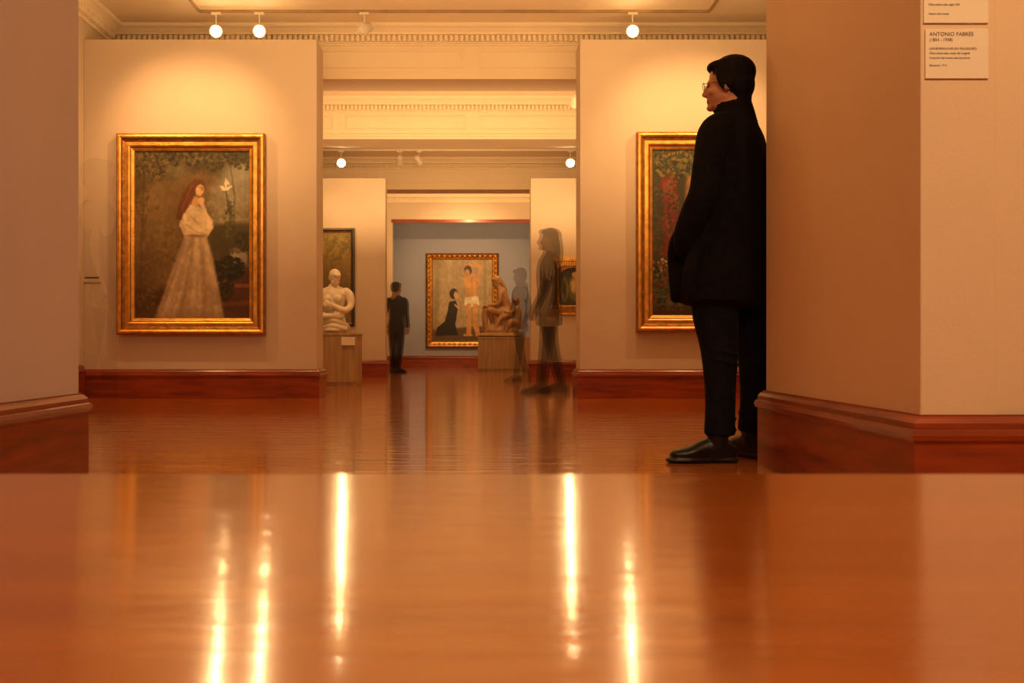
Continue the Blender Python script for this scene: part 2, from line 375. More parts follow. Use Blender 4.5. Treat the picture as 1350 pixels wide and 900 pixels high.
        me.loops.add(F.size); me.loops.foreach_set('vertex_index',F.ravel().astype(np.int32))
        me.polygons.add(len(F)); me.polygons.foreach_set('loop_start',np.arange(0,F.size,4,dtype=np.int32))
        me.update(calc_edges=True); me.validate()
        ca=me.color_attributes.new('paint','FLOAT_COLOR','POINT')
        ca.data.foreach_set('color',np.concatenate([I.reshape(-1,3),np.ones((len(V),1))],1).astype(np.float32).ravel())
        m,nt,b=newmat('oil_paint_'+name); at=nt.nodes.new('ShaderNodeAttribute'); at.attribute_name='paint'
        nt.links.new(at.outputs['Color'],b.inputs['Base Color']); b.inputs['Roughness'].default_value=.5
        me.materials.append(m); o=bpy.data.objects.new(name,me); COL.objects.link(o); o.parent=parent; return o

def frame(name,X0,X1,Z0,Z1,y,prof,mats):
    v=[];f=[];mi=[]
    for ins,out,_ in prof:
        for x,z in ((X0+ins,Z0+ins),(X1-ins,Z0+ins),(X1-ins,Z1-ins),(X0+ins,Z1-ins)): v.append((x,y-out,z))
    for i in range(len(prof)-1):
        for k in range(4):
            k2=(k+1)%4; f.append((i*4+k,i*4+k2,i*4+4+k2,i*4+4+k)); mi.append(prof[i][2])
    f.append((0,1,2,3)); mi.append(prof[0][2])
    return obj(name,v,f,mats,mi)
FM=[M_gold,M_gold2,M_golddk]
def fx(px,d): return (px-625)*d/1350
def fz(py,d): return .5+(454-py)*d/1350
def painting(name,px0,px1,py0,py1,cx0,cx1,cy0,cy1,wall,prof):
    X0,X1=fx(px0,wall),fx(px1,wall); Z0,Z1=fz(py1,wall),fz(py0,wall)
    fr=frame(name,X0,X1,Z0,Z1,wall,prof,FM)
    return fr,(fx(cx0,wall),fx(cx1,wall),fz(cy1,wall),fz(cy0,wall))
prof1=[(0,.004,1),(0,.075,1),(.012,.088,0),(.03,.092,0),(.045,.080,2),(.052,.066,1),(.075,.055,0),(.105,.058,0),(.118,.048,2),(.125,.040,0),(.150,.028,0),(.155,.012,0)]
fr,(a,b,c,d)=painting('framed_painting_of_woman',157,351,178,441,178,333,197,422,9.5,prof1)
p=Paint(176,332,197,422,260,(118,92,54),3)
p.poly([(176,197),(332,197),(332,222),(300,234),(262,226),(236,232),(205,240),(176,262)],(78,66,38),10,wob=18)
p.ell(318,242,30,28,(142,142,124),soft=18,a=.9); p.ell(300,262,26,20,(150,142,118),soft=16,a=.8); p.ell(230,226,16,10,(136,126,94),soft=12,a=.6)
p.poly([(276,284),(332,278),(332,300),(276,304)],(118,110,78),5,wob=5)
p.poly([(276,290),(332,287),(332,290),(276,293)],(150,138,104),3,a=.6)
p.poly([(270,298),(332,296),(332,345),(270,345)],(74,64,36),6,wob=8)
p.poly([(176,380),(332,372),(332,422),(176,422)],(78,50,28),9)
p.ell(203,300,26,55,(130,104,62),soft=30,a=.7); p.ell(190,350,16,40,(92,70,40),soft=20,a=.7)
p.leaves(250,206,80,12,460,[(50,44,24),(80,70,38),(110,96,56),(44,38,22)],2.6,1)
p.leaves(198,216,24,22,260,[(54,46,24),(94,80,42),(126,106,62)],2.4,2)
p.leaves(318,205,18,20,180,[(46,44,24),(80,72,38)],2.6,3); p.leaves(282,214,14,12,80,[(56,50,28),(92,82,48)],2.2,31)
p.leaves(186,262,8,40,90,[(80,64,34),(108,86,48)],2.0,33,.6)
p.leaves(205,330,26,60,160,[(112,90,52),(142,114,70),(90,70,40)],3.2,34,.35); p.leaves(300,270,28,26,120,[(160,152,126),(128,124,104),(150,138,106)],3.4,35,.35)
p.stroke([(300,200),(309,260),(305,340)],1.5,(66,48,26),2,.6); p.stroke([(190,225),(186,300),(184,390)],2,(80,56,30),3,.5)
p.poly([(302,352),(333,352),(333,422),(300,422)],(84,48,26),3); p.poly([(304,374),(333,374),(333,379),(304,379)],(130,82,46),2); p.poly([(292,398),(333,396),(333,402),(292,404)],(110,68,38),2)
p.ell(314,340,12,12,(150,138,112),soft=3); p.ell(311,338,5,9,(180,168,138),soft=4,a=.7); p.ell(315,330,13,4,(116,104,76),soft=2)
p.leaves(300,354,22,15,280,[(30,32,18),(54,52,28),(22,22,14)],2.8,5); p.leaves(322,318,13,13,150,[(38,40,20),(70,66,34)],2.4,6); p.leaves(292,382,16,14,110,[(34,30,18),(60,50,28)],2.4,61)
p.leaves(190,398,14,14,60,[(76,54,30),(112,82,50)],2.4,8); 
p.poly([(243,310),(271,310),(280,340),(287,375),(292,402),(295,420),(236,421),(202,420),(209,402),(222,366),(233,336)],(186,160,124),4)
for pts,w_,cc,al in [([(248,314),(232,360),(214,418)],4,(216,192,156),.6),([(254,314),(246,365),(236,419)],5,(146,120,86),.55),([(258,314),(256,365),(252,419)],5,(214,190,154),.6),([(264,314),(268,365),(270,419)],5,(150,124,88),.55),([(268,314),(278,365),(286,418)],4,(204,180,144),.6),([(242,322),(222,378),(207,418)],3,(148,122,86),.5),([(250,330),(240,380),(226,420)],1.4,(232,210,174),.5),([(261,330),(262,380),(262,420)],1.4,(232,210,174),.5)]:
    p.stroke(pts,w_,cc,5,al)
p.ell(250,426,60,16,(120,92,62),soft=16,a=.5)
p.poly([(238,280),(245,271),(256,269),(270,278),(279,290),(281,300),(273,312),(243,313),(235,298)],(216,192,152),2)
p.stroke([(240,283),(246,300),(268,308)],6,(234,210,170),4,.7); p.stroke([(276,300),(270,284),(265,268)],6,(236,210,170),2.5,.9)
p.stroke([(250,285),(262,296)],2,(164,134,96),3,.7); p.stroke([(244,296),(258,306),(272,309)],1.6,(164,134,96),2,.6); p.ell(258,311,14,2,(146,118,82),soft=2)
p.ell(257,266,5,7,(206,158,112),soft=2)
p.poly([(248,244),(255,237),(264,237),(268,242),(261,245),(256,254),(252,265),(245,277),(237,290),(231,288),(233,274),(240,254)],(108,60,30),2,wob=3)
p.stroke([(252,244),(246,258),(238,278)],1.4,(152,90,46),1.5,.8); p.stroke([(256,240),(249,250),(243,264)],1.2,(140,82,42),1.5,.7)
p.ell(262.5,251,5.5,8,(232,188,138),14,1.5); p.ell(264.5,265,4,5,(230,184,134),soft=1.5)
p.ell(265.5,250,1.2,.8,(90,54,34),soft=.8); p.stroke([(265,256),(267.5,256)],.9,(170,84,64),1); p.stroke([(262,247.4),(267,247)],.8,(110,70,44),.8)
p.stroke([(255,241),(262,239),(268,243)],2.5,(116,64,32),2,.8)
p.stroke([(306,335),(303,290),(297,252)],1.4,(76,78,44),1)
for x,y,an in ((297,244,80),(293,248,30),(301,248,150),(296,250,0),(299,240,60)): p.ell(x,y,5,1.5,(224,214,182),an,1)
p.leaves(301,290,6,26,50,[(70,70,40),(94,90,54)],2.2,9)
p.build('canvas',a,b,c,d,9.5-.014,fr,.93,1.2)
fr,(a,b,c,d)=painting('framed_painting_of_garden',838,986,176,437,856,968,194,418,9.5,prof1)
p=Paint(856,968,194,418,190,(56,50,28),11)
p.poly([(856,194),(968,194),(968,240),(900,222),(856,250)],(50,54,30),8,wob=12)
p.poly([(872,236),(890,230),(893,300),(888,338),(872,338)],(104,28,12),4,wob=10)
p.ell(880,250,6,12,(130,74,36),soft=5,a=.8); p.ell(864,290,5,30,(62,60,34),soft=6,a=.8)
p.poly([(905,230),(940,230),(950,400),(895,400)],(150,110,70),5); p.ell(922,232,9,12,(196,140,90),soft=2); p.ell(922,224,11,8,(40,24,14),soft=2)
p.leaves(900,212,60,22,460,[(42,48,24),(78,82,40),(116,106,52),(32,32,16),(140,102,44)],2.6,21)
p.leaves(880,385,30,38,560,[(42,58,26),(80,96,46),(24,30,16),(130,38,22),(58,72,32)],2.4,22)
p.leaves(870,352,12,12,40,[(150,50,32),(200,164,128),(110,32,22),(210,180,146)],1.6,23)
p.leaves(866,290,10,52,190,[(52,52,26),(86,80,40),(42,44,22),(96,46,24)],2,24); p.leaves(886,275,9,52,150,[(54,54,26),(96,36,16),(36,34,16),(120,70,30)],2.2,25)
p.poly([(856,410),(968,406),(968,418),(856,418)],(60,36,22),3)
p.build('canvas',a,b,c,d,9.5-.014,fr,.95)
prof2=[(0,.004,2),(0,.05,2),(.03,.06,2),(.05,.045,0),(.06,.03,2),(.065,.011,2)]
FD=15.7
fr=frame('framed_dark_painting',-3.05,fx(468,FD),fz(430,FD),fz(301,FD),FD,prof2,[M_gold,M_darkframe,M_darkframe])
p=Paint(0,100,0,120,110,(140,116,54),31); p.ell(60,90,40,40,(96,76,36),soft=40,a=.7); p.ell(30,50,14,22,(60,36,20),soft=6); p.ell(30,22,8,9,(190,140,90),soft=3); p.leaves(80,20,20,16,120,[(120,104,48),(156,132,66)],4,2)
p.build('canvas',-2.99,fx(468,FD)-.06,fz(430,FD)+.06,fz(301,FD)-.06,FD-.012,fr,1.0)
prof3=[(0,.004,1),(0,.07,1),(.03,.10,0),(.06,.08,1),(.09,.065,0),(.12,.05,0),(.135,.03,2),(.14,.012,2)]
fr,(a,b,c,d)=painting('framed_painting_of_kneeling_woman',562,657,334,458,570.5,648.5,342.5,449.5,YE,prof3)
p=Paint(570,649,342,450,200,(184,166,130),41)
p.poly([(570,434),(649,430),(649,450),(570,450)],(96,74,46),3); p.poly([(570,342),(580,342),(578,436),(570,436)],(150,132,98),5,a=.7)
p.poly([(592,398),(600,396),(604,402),(602,416),(600,428),(604,442),(574,443),(576,432),(586,424),(590,410)],(26,18,14),1.2)
p.ell(598,387,5.5,7,(30,18,12),soft=1); p.ell(601,389,3,5,(220,184,140),soft=1); p.stroke([(600,402),(606,408),(603,398)],2.4,(210,174,130),1)
SK=(218,166,106)
p.stroke([(612,362),(616,348),(628,350)],4,SK,1.2); p.stroke([(632,362),(634,350),(624,346)],4,SK,1.2)
p.poly([(612,362),(630,360),(632,372),(629,392),(631,400),(614,400),(615,388),(612,374)],SK,1.4)
p.ell(617,356,5,6.5,(60,34,20),soft=1.5); p.ell(616,359,3.4,4.5,(206,160,112),soft=1)
p.poly([(613,392),(631,390),(632,402),(622,405),(612,402)],(244,236,214),1.2)
p.stroke([(618,403),(619,420),(618,440)],6.5,SK,1.4); p.stroke([(627,403),(626,420),(630,440)],6.5,SK,1.4)
p.stroke([(622,366),(623,388)],1,(170,124,78),2,.7); p.stroke([(622.5,405),(622.5,438)],1,(140,100,64),1,.8); p.stroke([(629,366),(630,385)],2,(180,132,84),2,.6); p.stroke([(612,442),(622,442)],2.5,SK,1); p.stroke([(628,442),(636,442)],2.5,SK,1)
p.poly([(638,342),(642,342),(641,432),(637,432)],(160,138,98),2,a=.6)
p.build('canvas',a,b,c,d,YE-.014,fr,.93,1.0)
X0,X1,Z0,Z1=fx(562,YE),fx(657,YE),fz(458,YE),fz(334,YE)
g=G()
n=14
for i in range(n):
    for z in (Z0+.065,Z1-.065):
        x=X0+.07+(X1-X0-.14)*i/(n-1); g.revolve((x,YE-.062,z),(0,-1,0),[(0,.038),(.02,.03),(.035,.012),(.036,.002)],8)
for i in range(1,18):
    for x in (X0+.065,X1-.065):
        z=Z0+.065+(Z1-Z0-.13)*i/18; g.revolve((x,YE-.062,z),(0,-1,0),[(0,.038),(.02,.03),(.035,.012),(.036,.002)],8)
g.make('rosettes',M_gold,parent=fr)

TY=FD-.004; tx0,tx1=fx(731,TY),fx(731,TY)+.62; tz0,tz1=fz(412,TY),fz(340,TY)
g=G()
g.box(tx0,tx1,TY-.06,TY,tz0,tz0+.09,1); g.box(tx0-.01,tx1+.01,TY-.08,TY,tz0+.09,tz0+.11); g.box(tx0+.02,tx1-.02,TY-.05,TY,tz0-.03,tz0)
g.box(tx0,tx1,TY-.06,TY,tz1-.13,tz1-.05,1); g.box(tx0-.02,tx1+.02,TY-.09,TY,tz1-.05,tz1-.02); g.box(tx0-.03,tx1+.03,TY-.10,TY,tz1-.02,tz1)
g.box(tx0+.005,tx0+.09,TY-.02,TY,tz0+.1,tz1-.12,1); g.box(tx1-.09,tx1-.005,TY-.02,TY,tz0+.1,tz1-.12,1)
for x in (tx0+.05,tx1-.05): 
    g.revolve((x,TY-.05,tz0+.11),(0,0,1),[(0,.034),(.02,.034),(.03,.022),(tz1-tz0-.30,.019),(tz1-tz0-.27,.034),(tz1-tz0-.24,.036)],14)
x=tx0+.02
while x<tx1-.02: g.box(x,x+.018,TY-.075,TY-.06,tz1-.12,tz1-.06); x+=.034
xa,xb=tx0+.09,tx1-.09; zc=tz1-.26; r=(xb-xa)/2; n=14
pts=[(xa+r-r*math.cos(math.pi*i/n),zc+ .11*math.sin(math.pi*i/n)) for i in range(n+1)]
for i in range(n):
    (x1_,z1_),(x2_,z2_)=pts[i],pts[i+1]
    g.add([(x1_,TY-.04,z1_),(x2_,TY-.04,z2_),(x2_,TY-.04,tz1-.13),(x1_,TY-.04,tz1-.13),(x1_,TY-.01,z1_),(x2_,TY-.01,z2_)],[(0,1,2,3),(0,4,5,1)],1)
fr=g.make('gilded_altarpiece',[M_gold,M_gold2])
p=Paint(0,44,0,60,90,(44,42,26),51); p.ell(22,34,9,20,(96,88,48),soft=3); p.ell(22,14,4,5,(200,150,100),soft=1); p.ell(22,30,6,12,(176,146,90),soft=3)
for x in (8,36): p.ell(x,36,5,18,(120,106,56),soft=2); p.ell(x,36,2.5,14,(40,44,26),soft=2)
p.build('panel',xa-.02,xb+.02,tz0+.11,tz1-.12,TY-.008,fr)

# labels
def text(s,x,y,z,size,parent,name='text'):
    cu=bpy.data.curves.new(name,'FONT'); cu.body=s; cu.size=size; cu.extrude=.0002; cu.materials.append(M_ink)
    o=bpy.data.objects.new(name,cu); COL.objects.link(o); o.location=(x,y,z); o.rotation_euler=(math.pi/2,0,0); o.parent=parent
LY=RPY0; k=LY/1350
def lx(px): return (px-625)*k
def lz(py): return .5+(454-py)*k
g=G(); g.box(lx(1219),lx(1302),LY-.005,LY,lz(104),lz(39)); lab=g.make('wall_label',M_paper,bevel=.001)
t=LY-.0056
text('ANTONIO FABRÉS',lx(1224),t,lz(48),.0145,lab); text('(1854 - 1938)',lx(1224),t,lz(55),.0115,lab)
text('LOS BORRACHOS (DE VELÁZQUEZ)',lx(1224),t,lz(66),.0080,lab); text('Óleo sobre tela, copia del original',lx(1224),t,lz(72),.0080,lab)
text('Colección del museo, sala de pintura',lx(1224),t,lz(78),.0074,lab); text('Donación, 1912',lx(1224),t,lz(88),.0075,lab)
g=G(); g.box(lx(1217),lx(1302),LY-.005,LY,lz(31),lz(-34)); lab=g.make('wall_label',M_paper,bevel=.001)
text('Óleo sobre tela, siglo XIX',lx(1223),t,lz(8),.0080,lab); text('Acervo del museo',lx(1223),t,lz(20),.0075,lab)
text('ANTONIO FABRÉS',lx(1223),t,lz(-20),.0145,lab)
g=G(); g.box(fx(110,9.5),fx(133,9.5),9.492,9.5,fz(372,9.5),fz(352,9.5)); lab=g.make('wall_label',M_wall)
g=G(); g.box(fx(112,9.5),fx(131,9.5),9.490,9.492,fz(367,9.5),fz(365,9.5)); g.make('print',M_ink,parent=lab)

# ------------------------------------------------------------------ organic modelling tools
def cat(D,sub):
    D=np.asarray(D,float); n=len(D)
    if n<3:
        return np.array([D[0]+(D[1]-D[0])*t for t in np.linspace(0,1,sub+1)])
    out=[]
    for i in range(n-1):
        p0=D[max(i-1,0)];p1=D[i];p2=D[i+1];p3=D[min(i+2,n-1)]
        for t in np.linspace(0,1,sub,endpoint=False):
            out.append(.5*((2*p1)+(-p0+p2)*t+(2*p0-5*p1+4*p2-p3)*t*t+(-p0+3*p1-3*p2+p3)*t**3))
    out.append(D[-1]); return np.array(out)
class Body:
    def __init__(s): s.parts=[]
    def tube(s,pts,rad,mi=0,ref=(1,0,0),sub=4,seg=18,flat=False):
        D=[list(p)+([r,r] if np.isscalar(r) else list(r)) for p,r in zip(pts,rad)]
        D=cat(D,sub); C=D[:,:3]; R=np.maximum(D[:,3:],.002)
        T=np.gradient(C,axis=0); ref=np.array(ref,float)
        sd=None
        def ring(c,side,nn,ra,rb): return [c+math.cos(a)*ra*side+math.sin(a)*rb*nn for a in np.linspace(0,2*math.pi,seg,endpoint=False)]
        F=[];fr=[]
        for i in range(len(C)):
            t=T[i]/(np.linalg.norm(T[i])+1e-9); q=np.cross(t,ref)
            if np.linalg.norm(q)<.15 and sd is not None: q=sd
            q=q-t*np.dot(q,t); q/= (np.linalg.norm(q)+1e-9)
            if sd is not None and np.dot(q,sd)<0: q=-q
            sd=q; fr.append((C[i],q,np.cross(q,t),R[i],t))
        rs=[]
        c,q,nn,r,t=fr[0]; h=min(r)*(.15 if flat else .8)
        rs.append(ring(c-t*h,q,nn,r[0]*.35,r[1]*.35)); rs.append(ring(c-t*h*.6,q,nn,r[0]*.8,r[1]*.8))
        for c,q,nn,r,t in fr: rs.append(ring(c,q,nn,r[0],r[1]))
        c,q,nn,r,t=fr[-1]; h=min(r)*(.15 if flat else .8)
        rs.append(ring(c+t*h*.6,q,nn,r[0]*.8,r[1]*.8)); rs.append(ring(c+t*h,q,nn,r[0]*.35,r[1]*.35))
        V=[p for r_ in rs for p in r_]
        for i in range(len(rs)-1):
            for k in range(seg): k2=(k+1)%seg; F.append((i*seg+k,i*seg+k2,(i+1)*seg+k2,(i+1)*seg+k))
        F.append(tuple(range(seg))[::-1]); F.append(tuple(range((len(rs)-1)*seg,len(rs)*seg)))
        s.parts.append((np.array(V),F,mi))
    def ell(s,c,r,mi=0,yaw=0,pitch=0,seg=20):
        V=[];F=[];nr=12
        for i in range(nr+1):
            ph=math.pi*(i+.0)/nr; ph=min(max(ph,.06),math.pi-.06)
            for k in range(seg):
                th=2*math.pi*k/seg; V.append((r[0]*math.sin(ph)*math.cos(th),r[1]*math.sin(ph)*math.sin(th),r[2]*math.cos(ph)))
        for i in range(nr):
            for k in range(seg): k2=(k+1)%seg; F.append((i*seg+k,(i+1)*seg+k,(i+1)*seg+k2,i*seg+k2))
        F.append(tuple(range(seg))); F.append(tuple(range(nr*seg,(nr+1)*seg))[::-1])
        M=Matrix.Rotation(yaw,3,'Z')@Matrix.Rotation(pitch,3,'Y')
        V=np.array(V)@np.array(M).T+np.array(c); s.parts.append((V,F,mi))
    def sub(s,other,M4):
        R=np.array(M4)[:3,:3]; t=np.array(M4)[:3,3]
        for V,F,mi in other.parts: s.parts.append((V@R.T+t,F,mi))
    def fuse(s,name,mats,voxel=.008,M4=None,smooth=3,floor=False,fl=0.0):
        V=[];F=[];mi=[];k=0
        for v,f,m in s.parts:
            V+= [tuple(p) for p in v]; F+=[tuple(i+k for i in q) for q in f]; mi+=[m]*len(f); k+=len(v)
        me=bpy.data.meshes.new('tmp'); me.from_pydata(V,[],F)
        bm=bmesh.new(); bm.from_mesh(me); bmesh.ops.recalc_face_normals(bm,faces=bm.faces); bm.to_mesh(me); bm.free()
        o=bpy.data.objects.new('tmp',me); COL.objects.link(o)
        r=o.modifiers.new('r','REMESH'); r.mode='VOXEL'; r.voxel_size=voxel; r.use_smooth_shade=True
        if smooth:
            sm=o.modifiers.new('s','SMOOTH'); sm.iterations=smooth; sm.factor=.5
        dg=bpy.context.evaluated_depsgraph_get(); dg.update()
        ev=o.evaluated_get(dg); nm=bpy.data.meshes.new_from_object(ev,depsgraph=dg)
        bpy.data.objects.remove(o)
        bvh=BVHTree.FromPolygons([Vector(v) for v in V],F)
        nm.materials.clear()
        for m in mats: nm.materials.append(m)
        idx=[]
        for pl in nm.polygons:
            h=bvh.find_nearest(pl.center); idx.append(mi[h[2]] if h[2] is not None else 0)
        nm.polygons.foreach_set('material_index',idx); nm.polygons.foreach_set('use_smooth',[True]*len(idx))
        if floor:
            for v in nm.vertices:
                if v.co.z<fl: v.co.z=fl
        if M4 is not None: nm.transform(M4)
        nm.name=name; ob=bpy.data.objects.new(name,nm); COL.objects.link(ob); return ob
# slots: 0 coat 1 trousers 2 shoe 3 skin 4 hair 5 eye 6 lips
def head(female=False,longhair=False,neck=True):
    b=Body()
    b.ell((-.008,0,.028),(.094,.074,.090),3); b.ell((.030,0,-.030),(.064,.058,.082),3); b.ell((.042,0,-.080),(.042,.042,.032),3)
    b.tube([(.088,0,.008),(.100,0,-.018),(.108,0,-.034)],[.008,.010,.011],3,sub=3,seg=10); b.ell((.098,0,-.038),(.011,.015,.008),3)
    b.ell((.078,0,.016),(.015,.044,.010),3)
    for sg in (-1,1):
        b.ell((.080,sg*.030,.000),(.010,.013,.007),5); b.ell((.058,sg*.040,-.030),(.026,.020,.020),3)
        b.ell((-.006,sg*.072,-.012),(.018,.009,.026),3,yaw=sg*.3)
    b.ell((.086,0,-.062),(.011,.022,.006),6); b.ell((.084,0,-.071),(.011,.018,.006),6); b.ell((.078,0,-.096),(.018,.020,.015),3)
    b.ell((-.022,0,.042),(.100,.083,.088),4); b.ell((-.052,0,-.002),(.064,.075,.078),4)
    b.ell((.045,0,.085),(.050,.060,.030),4)
    if longhair:
        b.tube([(-.05,0,.02),(-.085,0,-.08),(-.09,0,-.20),(-.08,0,-.28)],[(.08,.07),(.085,.05),(.08,.04),(.05,.025)],4,ref=(1,0,0))
    if neck: b.tube([(-.012,0,-.05),(-.025,0,-.11),(-.04,0,-.19)],[.056,.056,.066],3)
    return b
def hand(b,w,d,pn,mi=3,curl=.5,side=1,s=1.0):
    w=Vector(w); d=Vector(d).normalized(); pn=Vector(pn); pn=(pn-d*pn.dot(d)).normalized(); l=d.cross(pn)*side
    b.tube([w,w+d*.045,w+d*.09],[(.028*s,.02*s),(.040*s,.016*s),(.040*s,.014*s)],mi,ref=pn,sub=3)
    for i,(o,ln) in enumerate(((.030,.072),(.010,.080),(-.011,.074),(-.031,.058))):
        p0=w+d*.085+l*o; pts=[p0]; cur=d.copy(); 
        for j,q in enumerate((.42,.32,.26)):
            ang=curl*(.5+.3*j); cur=(cur*math.cos(ang)+pn*math.sin(ang)).normalized(); pts.append(pts[-1]+cur*ln*q)
        b.tube(pts,[.0098*s,.0095*s,.009*s,.008*s],mi,ref=l,sub=2,seg=10)
    t0=w+d*.03+l*.03; b.tube([t0,t0+(d*.6+l*.7+pn*.3)*.035,t0+(d*.9+l*.6+pn*.6)*.062],[.013*s,.012*s,.009*s],mi,ref=pn,sub=2,seg=10)
def shoe(b,ank,dirv,mi=2):
    d=Vector(dirv).normalized(); a=Vector((ank[0],ank[1],0))
    U=lambda z: Vector((0,0,z))
    b.tube([a-d*.058+U(.044),a+U(.054),a+d*.06+U(.050),a+d*.12+U(.038),a+d*.185+U(.032)],
           [(.034,.040),(.038,.056),(.039,.048),(.046,.034),(.036,.024)],mi,ref=(0,0,1))
    b.tube([a-d*.078+U(.012),a+d*.03+U(.012),a+d*.13+U(.012),a+d*.212+U(.012)],[(.037,.013),(.036,.013),(.050,.013),(.036,.012)],mi,ref=(0,0,1),seg=20)
    b.tube([a+d*.02+U(.088),a+d*.07+U(.072),a+d*.10+U(.060)],[(.020,.012),(.020,.012),(.016,.010)],mi,ref=(0,0,1))
    b.tube([(a.x,a.y,.06),(a.x,a.y,.13)],[.042,.045],mi)

# ------------------------------------------------------------------ the standing man
def standing_man():
    b=Body(); ty=math.radians(150); fw=Vector((math.cos(ty),math.sin(ty),0)); 
    secs=[(.685,-.048,-.005,.185,.225),(.80,-.045,-.005,.185,.228),(.93,-.030,0,.172,.222),(1.05,-.012,0,.155,.212),(1.18,-.004,0,.152,.212),(1.30,.004,0,.146,.215),(1.38,.010,.003,.130,.202),(1.435,.012,.003,.108,.165),(1.475,.014,.003,.086,.115),(1.50,.014,.003,.075,.085)]
    b.tube([(c,y,z) for z,c,y,a,bb in secs],[(bb,a) for z,c,y,a,bb in secs],0,ref=fw,sub=4,seg=36,flat=True)
    b.tube([(.018,.003,1.44),(.010,.003,1.50),(.004,.003,1.545)],[(.094,.096),(.082,.088),(.074,.080)],0,ref=fw,sub=3,flat=True)
    b.tube([(-.075,-.135,1.425),(-.118,-.170,1.375),(-.150,-.205,1.25),(-.172,-.222,1.13),(-.205,-.200,1.04),(-.228,-.150,.955),(-.215,-.10,.90)],[.060,.070,.064,.062,.060,.056,.050],0,ref=(0,1,0),sub=4)
    b.tube([(.085,.135,1.425),(.118,.170,1.375),(.150,.215,1.25),(.150,.240,1.13),(.05,.275,1.03),(-.045,.265,.955),(-.10,.22,.90)],[.060,.070,.064,.062,.058,.056,.050],0,ref=(0,1,0),sub=4)
    b.tube([(-.150,-.165,1.0),(-.215,-.175,.80),(-.200,-.160,.69)],[.03,.035,.03],0)
    b.tube([(-.235,-.02,.99),(-.262,-.05,.90),(-.248,-.03,.70)],[.02,.028,.026],0)
    b.tube([(.10,-.10,1.30),(.118,-.10,1.0),(.130,-.112,.70)],[.02,.022,.028],0)
    b.tube([(-.065,-.070,.86),(-.092,-.085,.66),(-.078,-.095,.48),(-.075,-.100,.28),(-.078,-.10,.12)],[(.098,.110),(.090,.102),(.072,.080),(.060,.064),(.060,.066)],1,ref=(1,0,0),flat=True)
    b.tube([(.060,.060,.86),(.090,.066,.66),(.112,.075,.48),(.118,.085,.28),(.112,.09,.12)],[(.098,.105),(.086,.094),(.068,.072),(.058,.060),(.060,.064)],1,ref=(1,0,0),flat=True)
    b.ell((-.005,0,.86),(.16,.16,.12),1)
    for z,o in ((.20,.012),(.155,.014),(.47,.010),(.43,.008)):
        b.ell((-.076+o*.3,-.098,z),(.070 if z<.3 else .080,.064 if z<.3 else .076,.012),1,pitch=.25); b.ell((.113,.087,z+.01),(.066,.062,.012),1,pitch=-.2)
    shoe(b,(-.088,-.105),(-1,-.06,0)); shoe(b,(.106,.085),(-.60,.80,0))
    hd=head(); M=Matrix.Translation((-.018,.0,1.624))@Matrix.Rotation(math.radians(158),4,'Z')@Matrix.Rotation(math.radians(0),4,'Y')@Matrix.Scale(.96,4)
    b.sub(hd,M)
    hb=Body()
    hb.ell((-.025,0,.056),(.101,.084,.082),4); hb.ell((-.058,0,.0),(.062,.076,.078),4); hb.ell((.045,0,.094),(.05,.060,.022),4,pitch=.2); hb.ell((-.066,0,-.058),(.040,.055,.045),4)
    for sg in (-1,1): hb.tube([(.03,sg*.068,.05),(.016,sg*.074,.0),(.006,sg*.073,-.025)],[.018,.016,.010],4,seg=10); hb.ell((-.014,sg*.072,.004),(.026,.016,.034),4)
    for i in range(16):
        th=i*2.4; rr=.05+.03*((i*7)%5)/5; hb.ell((-.02+rr*math.cos(th),rr*math.sin(th)*.85,.116-rr*.25),(.022,.018,.014),4,yaw=th)
    b.sub(hb,M)
    T=Matrix.Translation((1.121,4.45,0))
    o=b.fuse('standing_man',[M_black,M_trou,M_shoe,M_skin,M_hair,M_ink,M_lip],.006,T,2,floor=True)
    g=G()
    TM=T@M
    def tor(c,R,r):
        v=[];f=[];n=24;m=6
        for i in range(n):
            a=2*math.pi*i/n
            for j in range(m):
                q=2*math.pi*j/m; v.append(TM@Vector((c[0]+r*math.sin(q),c[1]+(R*1.15+r*math.cos(q))*math.cos(a),c[2]+(R*.8+r*math.cos(q))*math.sin(a))))
        for i in range(n):
            for j in range(m): f.append((i*m+j,((i+1)%n)*m+j,((i+1)%n)*m+(j+1)%m,i*m+(j+1)%m))
        g.add(v,f)
    for sg in (-1,1):
        tor((.104,sg*.031,-.003),.021,.0013)
        p0=TM@Vector((.103,sg*.055,.004)); p1=TM@Vector((-.005,sg*.080,.004)); g.revolve(p0,p1-p0,[(0,.0013),((p1-p0).length,.0013)],6)
    p0=TM@Vector((.106,-.008,.003)); p1=TM@Vector((.106,.008,.003)); g.revolve(p0,p1-p0,[(0,.0013),((p1-p0).length,.0013)],6)
    g.make('glasses',M_darkframe,parent=o)
standing_man()

